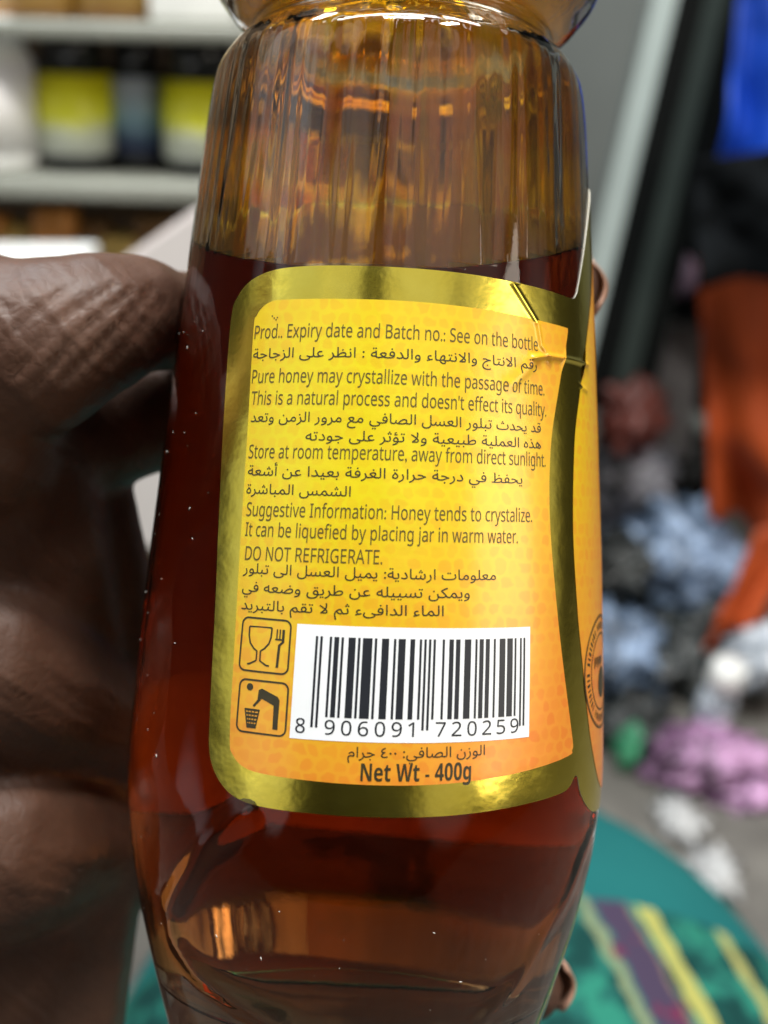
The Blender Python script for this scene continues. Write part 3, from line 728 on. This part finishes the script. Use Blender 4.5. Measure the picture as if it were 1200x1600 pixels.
# ------------------------------------------------------------------ writing
AR = {'ا': (0xFE8D, 2), 'أ': (0xFE83, 2), 'إ': (0xFE87, 2), 'ء': (0xFE80, 1), 'ؤ': (0xFE85, 2), 'ئ': (0xFE89, 4), 'ب': (0xFE8F, 4), 'ة': (0xFE93, 2), 'ت': (0xFE95, 4), 'ث': (0xFE99, 4), 'ج': (0xFE9D, 4), 'ح': (0xFEA1, 4), 'خ': (0xFEA5, 4), 'د': (0xFEA9, 2), 'ذ': (0xFEAB, 2), 'ر': (0xFEAD, 2), 'ز': (0xFEAF, 2), 'س': (0xFEB1, 4), 'ش': (0xFEB5, 4), 'ص': (0xFEB9, 4), 'ض': (0xFEBD, 4), 'ط': (0xFEC1, 4), 'ظ': (0xFEC5, 4), 'ع': (0xFEC9, 4), 'غ': (0xFECD, 4), 'ف': (0xFED1, 4), 'ق': (0xFED5, 4), 'ك': (0xFED9, 4), 'ل': (0xFEDD, 4), 'م': (0xFEE1, 4), 'ن': (0xFEE5, 4), 'ه': (0xFEE9, 4), 'و': (0xFEED, 2), 'ى': (0xFEEF, 2), 'ي': (0xFEF1, 4)}
def shape_ar(s):
    s = s.replace('لا', '\u0001'); out = []
    for i, c in enumerate(s):
        p = s[i-1] if i else ' '; n = s[i+1] if i+1 < len(s) else ' '
        pj = p in AR and AR[p][1] == 4; isx = lambda q: q == '\u0001' or (q in AR and AR[q][1] > 1)
        if c == '\u0001': out.append(chr(0xFEFC if pj else 0xFEFB)); continue
        if c not in AR: out.append(c); continue
        b_, k = AR[c]
        prev = pj and k > 1; nxt = k == 4 and isx(n)
        out.append(chr(b_ + (3 if prev and nxt else 2 if nxt else 1 if prev else 0)))
    return ''.join(reversed(out))
def sans(s, b=False):
    r = ''
    for c in s:
        if 'A' <= c <= 'Z': c = chr((0x1D5D4 if b else 0x1D5A0)+ord(c)-65)
        elif 'a' <= c <= 'z': c = chr((0x1D5EE if b else 0x1D5BA)+ord(c)-97)
        elif '0' <= c <= '9': c = chr((0x1D7EC if b else 0x1D7E2)+ord(c)-48)
        r += c
    return r
def glyphs(body, bold=0.):
    """letter outlines filled by the non-zero rule (some letters are drawn with crossing strokes)"""
    c = bpy.data.curves.new('tmp', 'FONT'); c.body = body; c.resolution_u = 3; c.offset = bold; c.fill_mode = 'NONE'
    o = bpy.data.objects.new('tmp', c); COL.objects.link(o); bpy.context.view_layer.update()
    d = bpy.context.evaluated_depsgraph_get(); me = o.evaluated_get(d).to_mesh()
    V = [Vector((v_.co.x, v_.co.y)) for v_ in me.vertices]; E = [tuple(e_.vertices) for e_ in me.edges]
    o.evaluated_get(d).to_mesh_clear(); bpy.data.objects.remove(o); bpy.data.curves.remove(c)
    # orient every closed loop the way it was drawn: index order
    E = [(a, b) if abs(a-b) == 1 and a < b else ((b, a) if abs(a-b) == 1 else (max(a, b), min(a, b))) for a, b in E]
    r = delaunay_2d_cdt(V, E, [], 0, 1e-6)
    P = np.array([tuple(p) for p in r[0]]); T = [t_ for t_ in r[2] if len(t_) == 3]
    C = np.array([P[list(t_)].mean(0) for t_ in T])
    A = np.array([tuple(V[a]) for a, _ in E]); B = np.array([tuple(V[b]) for _, b in E])
    wn = np.zeros(len(T), int)
    for k in range(0, len(T), 800):
        c_ = C[k:k+800]; y = c_[:, 1:2]; x = c_[:, 0:1]
        cr = (B[:, 0]-A[:, 0])[None]*(y-A[None, :, 1]) - (x-A[None, :, 0])*(B[:, 1]-A[:, 1])[None]
        up = (A[None, :, 1] <= y) & (B[None, :, 1] > y) & (cr > 0); dn = (A[None, :, 1] > y) & (B[None, :, 1] <= y) & (cr < 0)
        wn[k:k+800] = up.sum(1) - dn.sum(1)
    F = [tuple(T[k]) for k in range(len(T)) if wn[k] != 0]
    used = sorted({q for f_ in F for q in f_}); ix = {q: n_ for n_, q in enumerate(used)}
    return [tuple(P[q]) for q in used], [tuple(ix[q] for q in f_) for f_ in F]
def flat_to_bottle(name, V, Fc, off, mat, parent):
    o = mesh_obj(name, [onb(u, z, off) for u, z in V], Fc, mat, parent)
    bm = bmesh.new(); bm.from_mesh(o.data); bmesh.ops.triangulate(bm, faces=bm.faces)
    for f_ in bm.faces:
        c = f_.calc_center_median(); f_.normal_update()
        if f_.normal.dot(Vector((c.x, c.y, 0))) < 0: f_.normal_flip()
    bm.to_mesh(o.data); bm.free(); return o
def print_line(body, u0, z0, u1, z1, cap, bold=0., mat=None, capref=.72, name='text_line'):
    V, Fc = glyphs(sans(body, bold < 0), max(bold, 0))
    xs = [v_[0] for v_ in V]; a, b = min(xs), max(xs); sl = (z1-z0)
    W = [(u0+(x-a)/(b-a)*(u1-u0), z0+sl*(x-a)/(b-a)+y*cap/capref) for x, y in V]
    return flat_to_bottle(name, W, Fc, .235, mat or m_ink2, label)
for body, u0, z0, u1, z1, cap in [
    ("Prod.. Expiry date and Batch no.: See on the bottle", -17.0, 19.55, 20.66, 20.1, 1.5),
    ("Pure honey may crystallize with the passage of time.", -16.7, 14.3, 21.8, 14.9, 1.5),
    ("This is a natural process and doesn't effect its quality.", -16.5, 11.75, 22.1, 12.4, 1.5),
    ("Store at room temperature, away from direct sunlight.", -16.1, 5.5, 21.9, 6.4, 1.5),
    ("Suggestive Information: Honey tends to crystalize.", -15.6, -1.2, 19.49, -.25, 1.5),
    ("It can be liquefied by placing jar in warm water.", -15.5, -3.5, 17.29, -2.8, 1.5),
    ("DO NOT REFRIGERATE.", -15.2, -6.25, .92, -5.8, 1.5)]:
    print_line(body, u0, z0, u1, z1, cap*1.06, 0, m_ink2)
print_line("Net Wt - 400g", -.25, -29.85, 11.69, -29.55, 1.95, -1, m_ink)
for body, u0, z0, u1, z1 in [
    ('رقم الانتاج والانتهاء والدفعة : انظر على الزجاجة', -16.9, 17.2, 20.4, 17.85),
    ('قد يحدث تبلور العسل الصافي مع مرور الزمن وتعد', -16.3, 9.75, 21.1, 10.4),
    ('هذه العملية طبيعية ولا تؤثر على جودته', -8.76, 7.75, 21.08, 8.5),
    ('يحفظ في درجة حرارة الغرفة بعيدا عن أشعة', -15.95, 3.5, 17.97, 4.15),
    ('الشمس المباشرة', -15.9, 1.4, -3.0, 1.6),
    ('معلومات ارشادية: يميل العسل الى تبلور', -15.3, -7.75, 14.26, -7.1),
    ('ويمكن تسييله عن طريق وضعه في', -15.2, -9.85, 11.0, -9.2),
    ('الماء الدافىء ثم لا تقم بالتبريد', -15.1, -11.9, 7.97, -11.3),
    ('الوزن الصافي: ٤٠٠ جرام', -1.72, -27.3, 13.3, -26.9)]:
    parts = body.replace('٤٠٠', '٠٠٤')
    print_line(shape_ar(parts), u0, z0, u1, z1, 1.14, 0, m_ink, .70)

# ------------------------------------------------------------------ barcode and symbols
def quad_grid(V, Fc, u0, u1, z0, z1, n=1, sl=0.):
    b_ = len(V); k = 6
    for i in range(n+1):
        u = u0+(u1-u0)*i/n
        for j in range(k+1): V.append((u, z0+(z1-z0)*j/k+sl*(u-u0)))
    for i in range(n):
        for j in range(k):
            q = b_+i*(k+1)+j; Fc.append((q, q+k+1, q+k+2, q+1))
SL = .020
V, Fc = [], []; quad_grid(V, Fc, -8.05, 19.2, -25.75, -13.0, 60, SL)
pa = flat_to_bottle('barcode_patch', V, Fc, .225, m_patch, label)
Lc = ["0001101", "0011001", "0010011", "0111101", "0100011", "0110001", "0101111", "0111011", "0110111", "0001011"]
Gc = ["0100111", "0110011", "0011011", "0100001", "0011101", "0111001", "0000101", "0010001", "0001001", "0010111"]
PAR = ["LLLLLL", "LLGLGG", "LLGGLG", "LLGGGL", "LGLLGG", "LGGLLG", "LGGGLL", "LGLGLG", "LGLGGL", "LGGLGL"]
code = "8906091720259"
bits = "101"+"".join((Lc if p == 'L' else Gc)[int(d)] for p, d in zip(PAR[int(code[0])], code[1:7]))+"01010"+"".join("".join('1' if q == '0' else '0' for q in Lc[int(d)]) for d in code[7:])+"101"
V, Fc = [], []; MW = (18.45+5.85)/95; i = 0
while i < 95:
    if bits[i] == '1':
        j = i
        while j < 95 and bits[j] == '1': j += 1
        guard = i < 3 or 45 <= i < 50 or i >= 92
        u0, u1 = -5.85+i*MW, -5.85+j*MW
        quad_grid(V, Fc, u0, u1, (-24.35 if guard else -23.15)+SL*(u0+8), -14.25+SL*(u0+8), 1, SL)
        i = j
    else: i += 1
flat_to_bottle('barcode_bars', V, Fc, .255, m_blackink, label)
def digits(body, u0, u1, z0):
    n = len(body); g_ = (u1-u0)/n
    for k, c in enumerate(body):
        a = u0+k*g_+g_*.16
        V_, F_ = glyphs(sans(c), .0); xs = [q[0] for q in V_]; x0, x1 = min(xs), max(xs); wd = g_*.62 if c != '1' else g_*.36
        W = [(a+(x-x0)/(x1-x0)*wd, z0+SL*(a+8)+y*1.62/.72) for x, y in V_]
        flat_to_bottle('barcode_digit', W, F_, .255, m_blackink, label)
digits('8', -7.75, -6.05, -25.05); digits('906091', -4.6, 6.0, -25.05); digits('720259', 7.2, 18.0, -25.05)
def stroke(V, Fc, pts, wd, closed=False):
    n = len(pts); b_ = len(V); P = [Vector(p) for p in pts]
    for i in range(n):
        p0 = P[i-1] if (i or closed) else P[i]; p1 = P[(i+1) % n] if (i < n-1 or closed) else P[i]
        t_ = (p1-p0).normalized(); nn = Vector((-t_.y, t_.x))*wd/2
        V += [tuple(P[i]+nn), tuple(P[i]-nn)]
    for i in range(n if closed else n-1):
        a, c = b_+2*i, b_+2*((i+1) % n); Fc.append((a, a+1, c+1, c))
def rrect(u0, u1, z0, z1, r):
    out = []
    for cx_, cz_, a0 in ((u1-r, z1-r, 0), (u0+r, z1-r, 90), (u0+r, z0+r, 180), (u1-r, z0+r, 270)):
        for k in range(7):
            a = math.radians(a0+k*15); out.append((cx_+r*math.cos(a), cz_+r*math.sin(a)))
    res = []
    for i, p in enumerate(out):
        q = out[(i+1) % len(out)]; d = math.hypot(q[0]-p[0], q[1]-p[1]); m_ = max(1, int(d/.5))
        for k in range(m_): res.append((p[0]+(q[0]-p[0])*k/m_, p[1]+(q[1]-p[1])*k/m_))
    return res
# food-safe sign: framed glass and fork
V, Fc = [], []; stroke(V, Fc, rrect(-14.7, -8.75, -18.75, -12.75, .75), .2, True)
stroke(V, Fc, [(-13.75, -13.75), (-10.95, -13.7)], .17)
stroke(V, Fc, [(-13.75, -13.75), (-13.72, -14.8), (-13.5, -15.6), (-13.0, -16.2), (-12.6, -16.45), (-12.6, -17.5), (-13.4, -17.95), (-13.7, -18.0)], .19)
stroke(V, Fc, [(-10.95, -13.7), (-11.0, -14.8), (-11.2, -15.5), (-11.7, -16.1), (-12.15, -16.4), (-12.15, -17.5), (-11.4, -17.95), (-11.0, -18.0)], .19)
stroke(V, Fc, [(-10.3, -13.8), (-10.3, -14.9)], .16); stroke(V, Fc, [(-9.95, -13.8), (-9.95, -14.9)], .16)
stroke(V, Fc, [(-9.55, -13.8), (-9.55, -15.2), (-9.95, -15.6), (-10.05, -18.1)], .3); stroke(V, Fc, [(-10.5, -14.95), (-9.55, -14.95)], .18)
flat_to_bottle('glass_fork_symbol', V, Fc, .235, m_ink, label)
# litter sign: framed bending figure and bin
V, Fc = [], []; stroke(V, Fc, rrect(-14.4, -8.55, -25.65, -19.75, .75), .2, True)
def disc(V, Fc, c, r, n=16):
    b_ = len(V); V += [(c[0]+r*math.cos(2*PI*k/n), c[1]+r*math.sin(2*PI*k/n)) for k in range(n)]; Fc.append(tuple(range(b_, b_+n)))
disc(V, Fc, (-13.1, -20.55), .40)
stroke(V, Fc, [(-9.75, -25.0), (-9.75, -24.5)], .55)
for poly in ([(-12.0, -20.8), (-11.6, -20.6), (-9.7, -21.35), (-9.45, -21.7), (-9.5, -25.0), (-10.05, -25.0), (-10.1, -22.35), (-11.5, -21.75), (-11.7, -21.8)], [(-12.0, -20.85), (-11.65, -21.9), (-12.4, -22.75), (-12.6, -22.6), (-12.05, -21.9)]):
    b_ = len(V); V += poly; Fc.append(tuple(range(b_, b_+len(poly))))
for k in range(5):
    z = -23.1-k*.42; ins = .09*k; stroke(V, Fc, [(-13.5+ins, z+.0), (-11.75-ins, z)], .24)
stroke(V, Fc, [(-13.5, -23.0), (-13.1, -25.05)], .14); stroke(V, Fc, [(-11.75, -23.0), (-12.1, -25.05)], .14); stroke(V, Fc, [(-13.15, -25.0), (-12.05, -25.0)], .3)
for q in range(3): stroke(V, Fc, [(-13.1+q*.4, -23.0), (-12.95+q*.28, -25.0)], .1)
flat_to_bottle('litter_symbol', V, Fc, .235, m_ink, label)
# round seal on the front panel
V, Fc = [], []; SC = (37.4, -19.0)
circ = lambda r, n=72: [(SC[0]+r*math.cos(2*PI*k/n), SC[1]+r*math.sin(2*PI*k/n)) for k in range(n)]
stroke(V, Fc, circ(7.2), .22, True); stroke(V, Fc, circ(4.9), .22, True); stroke(V, Fc, circ(6.95), .08, True)
for k in range(56):
    a = 2*PI*k/56
    if k % 9 == 0: continue
    c0 = (SC[0]+5.5*math.cos(a), SC[1]+5.5*math.sin(a)); c1 = (SC[0]+6.4*math.cos(a+.02*(k % 3-1)), SC[1]+6.4*math.sin(a))
    stroke(V, Fc, [c0, c1], .22 if k % 2 else .34)
for k in range(9): stroke(V, Fc, [(SC[0]-3.6+k*.5, SC[1]+.6+.25*(k % 3)), (SC[0]-3.5+k*.5, SC[1]+2.0)], .26)
disc(V, Fc, (SC[0]+.2, SC[1]-1.4), 2.0, 24)
flat_to_bottle('round_seal', V, Fc, .235, m_ink, label)
# two tiny specks of dot print above the first line
V, Fc = [], []
for p in ((-14.6, 22.2), (-14.3, 21.95), (-14.0, 21.75), (-13.85, 22.0)): disc(V, Fc, p, .09, 8)
flat_to_bottle('ink_specks', V, Fc, .235, m_blackink, label)

# ================================================================== HAND
m = NT('dark_brown_skin'); v = m.obj()
f1 = m.noise(v, 45, 4); f2 = m.noise(v, 260, 4, .6)
col = m.ramp(m.math('ADD', m.math('MULTIPLY', f1, .75), m.math('MULTIPLY', f2, .25)), [(.3, (.046, .018, .010)), (.7, (.100, .045, .025))])
vor = m.n('ShaderNodeTexVoronoi', feature='DISTANCE_TO_EDGE'); vor.inputs['Scale'].default_value = 620; m.l(v, vor.inputs['Vector'])
mp = m.n('ShaderNodeMapping'); mp.inputs['Rotation'].default_value = (0, math.radians(40), 0); m.l(v, mp.inputs['Vector'])
wv = m.n('ShaderNodeTexWave'); wv.bands_direction = 'X'; wv.inputs['Scale'].default_value = 70; wv.inputs['Distortion'].default_value = 5; wv.inputs['Detail'].default_value = 3; wv.inputs['Detail Scale'].default_value = 1.4
m.l(mp.outputs[0], wv.inputs['Vector'])
fine = m.n('ShaderNodeTexWave'); fine.bands_direction = 'X'; fine.inputs['Scale'].default_value = 190; fine.inputs['Distortion'].default_value = 4; fine.inputs['Detail'].default_value = 2; m.l(mp.outputs[0], fine.inputs['Vector'])
gate = m.math('GREATER_THAN', m.noise(v, 60, 2), .50)
h = m.math('ADD', m.math('MULTIPLY', m.math('POWER', wv.outputs['Fac'], 3.), .45), m.math('MULTIPLY', fine.outputs['Fac'], .10))
h = m.math('ADD', h, m.math('MULTIPLY', m.math('MINIMUM', vor.outputs['Distance'], .25), .45))
h = m.math('ADD', h, m.math('MULTIPLY', f2, .35))
b = m.bsdf(col, m.math('ADD', .45, m.math('MULTIPLY', f2, .22)), 0, .42, Subsurface_Weight=.12, Subsurface_Radius=(.004, .0015, .0008), Subsurface_Scale=.5)
m.l(m.bump(h, .00032, .7), b.inputs['Normal']); m_skin = m.m
def hp(px, py, d): return Vector(((px-600)/FPX*d, d, (800-py)/FPX*d))
CH = [  # chains of (centre in mm in the hand-held frame, radius mm)
    [(hp(-60, 560, 160), 15), (hp(40, 548, 158), 12.2), (hp(130, 512, 160), 10.2), (hp(205, 490, 166), 8.6), (Vector((-32.6, 178, 28.4)), 7.8), (Vector((-19, 199, 31)), 7.6), (Vector((4, 205, 33.5)), 7.5), (Vector((20, 196, 35)), 7.2), (Vector((27.0, 184, 34.5)), 6.2)],
    [(Vector((-60, 168, 8)), 13), (Vector((-46, 182, 12)), 9.8), (Vector((-35, 192, 15)), 8.6), (Vector((-22, 206, 17)), 7.8), (Vector((2, 213, 18)), 7.5), (Vector((20, 205, 18)), 7), (Vector((25, 196, 17)), 6.2)],
    [(Vector((-58, 170, -22)), 15), (Vector((-43, 190, -34)), 10), (Vector((-31, 202, -42)), 8.4), (Vector((-13, 210, -47)), 8), (Vector((8, 210, -50)), 7.8), (Vector((20, 201, -50)), 7)],
    [(Vector((-58, 172, -48)), 15), (Vector((-45, 190, -52)), 9.5), (Vector((-31, 202, -59)), 7.6), (Vector((-12, 208, -66)), 6.6), (Vector((8, 204, -72)), 6.4), (Vector((19.5, 192, -74)), 6.2), (Vector((22.6, 187, -74)), 5.6)],
    [(Vector((-60, 170, 12)), 17), (Vector((-59, 182, -6)), 18.5), (Vector((-57.5, 189, -24)), 19), (Vector((-57, 192, -44)), 19), (Vector((-57, 193, -60)), 18.5), (Vector((-60, 192, -84)), 18.5), (Vector((-72, 188, -118)), 20), (Vector((-100, 172, -165)), 24), (Vector((-150, 150, -235)), 30)],
    [(Vector((-58, 164, 12)), 15), (Vector((-70, 150, 16)), 12.5), (Vector((-80, 134, 26)), 10.5), (Vector((-84, 120, 40)), 9.6), (Vector((-84, 112, 54)), 8)],
    [(Vector((-50, 190, 6)), 9.5), (Vector((-49, 190, -2)), 10.6), (Vector((-47.5, 191, -12)), 11), (Vector((-47, 193, -32)), 12), (Vector((-48, 196, -50)), 12.5)],
]
bm = bmesh.new()
for ch in CH:
    for (a, ra), (b_, rb) in zip(ch, ch[1:]):
        L = (b_-a).length; n = max(2, int(L/1.6))
        for k in range(n+1):
            t_ = k/n; c = a.lerp(b_, t_); r = ra+(rb-ra)*(t_*t_*(3-2*t_))
            q = bmesh.ops.create_icosphere(bm, subdivisions=2, radius=r*MM)
            bmesh.ops.translate(bm, vec=c*MM, verts=q['verts'])
me = bpy.data.meshes.new('tmp'); bm.to_mesh(me); bm.free()
tmp = bpy.data.objects.new('tmp', me); COL.objects.link(tmp)
md = tmp.modifiers.new('r', 'REMESH'); md.mode = 'VOXEL'; md.voxel_size = .0009
sm = tmp.modifiers.new('s', 'SMOOTH'); sm.iterations = 14; sm.factor = .6
bpy.context.view_layer.update(); dg = bpy.context.evaluated_depsgraph_get()
hm = bpy.data.meshes.new_from_object(tmp.evaluated_get(dg)); bpy.data.objects.remove(tmp)
# fold lines over the index knuckle and web, dents in the flesh where it presses on the bottle
FOLDS = [((20, 590), (95, 500), (180, 445), 1.0), ((48, 612), (125, 520), (205, 455), 1.1), ((95, 600), (170, 525), (240, 448), .8), ((-20, 560), (50, 490), (120, 440), .9), ((150, 590), (205, 530), (255, 470), .5), ((-10, 470), (25, 490), (30, 540), .7), ((40, 465), (80, 500), (100, 540), .6)]
def fold_h(px, py):
    h = 0
    for a, b_, c, amp in FOLDS:
        d = min(segd((px, py), a, b_), segd((px, py), b_, c)); h -= amp*math.exp(-(d/5.)**2); h += .35*amp*math.exp(-((d-11)/7.)**2)
    return h
for v_ in hm.vertices:
    p = v_.co*1000
    if p.y < 178 and p.z > 5 and p.x < -24:
        px, py = 600+FPX*p.x/p.y, 800-FPX*p.z/p.y
        n_ = v_.normal
        if n_.y < .2: v_.co += n_*(.34*fold_h(px, py)*MM)
    q = (v_.co*1000) - Vector((-.85, 165, 0)); zz = q.z*math.cos(.0506)+q.x*math.sin(.0506); xx = q.x*math.cos(.0506)-q.z*math.sin(.0506)
    rr = math.hypot(xx, q.y)
    if -74 < zz < 110:
        lim = hermite(zz)+.35
        if rr < lim:
            k = lim/max(rr, .1); v_.co += Vector((xx*(k-1)*MM, q.y*(k-1)*MM, 0))
hm.name = 'hand'; hm.materials.clear(); hm.materials.append(m_skin)
hm.polygons.foreach_set('use_smooth', [True]*len(hm.polygons))
hand = link(bpy.data.objects.new('hand', hm)); hand.matrix_world = RIG
tag(hand, 'dark skinned hand gripping the honey bottle from behind, creased index finger nearest', 'hand')
m_nail = simple('finger_nail', (.42, .24, .17), .3, .1, 200)
def nail(c, ax, up, l, wd):
    """curved nail plate: ax along the finger, up away from it"""
    ax = ax.normalized(); up = (up - ax*up.dot(ax)).normalized(); sd = ax.cross(up); vs = []; fs = []
    for i in range(9):
        for j in range(9):
            u, t_ = (i/8-.5), (j/8-.5)
            rr = 1-.35*(max(0, t_)*2)**4
            vs.append((c + ax*(t_*l) + sd*(u*wd*rr) - up*(abs(u*2)**2*wd*.22+max(0, t_)**2*l*.35))*MM)
    for i in range(8):
        for j in range(8): k = i*9+j; fs.append((k, k+1, k+10, k+9))
    o = mesh_obj('fingernail', vs, fs, m_nail, hand); md = o.modifiers.new('t', 'SOLIDIFY'); md.thickness = .0005; return o
nail(Vector((27.6, 190.5, -73.6)), Vector((.55, -.85, 0)), Vector((.85, .5, 0)), 9, 8.5)
nail(Vector((32.2, 189.5, 35)), Vector((.5, -.86, 0)), Vector((.86, .5, .1)), 10, 9.5)
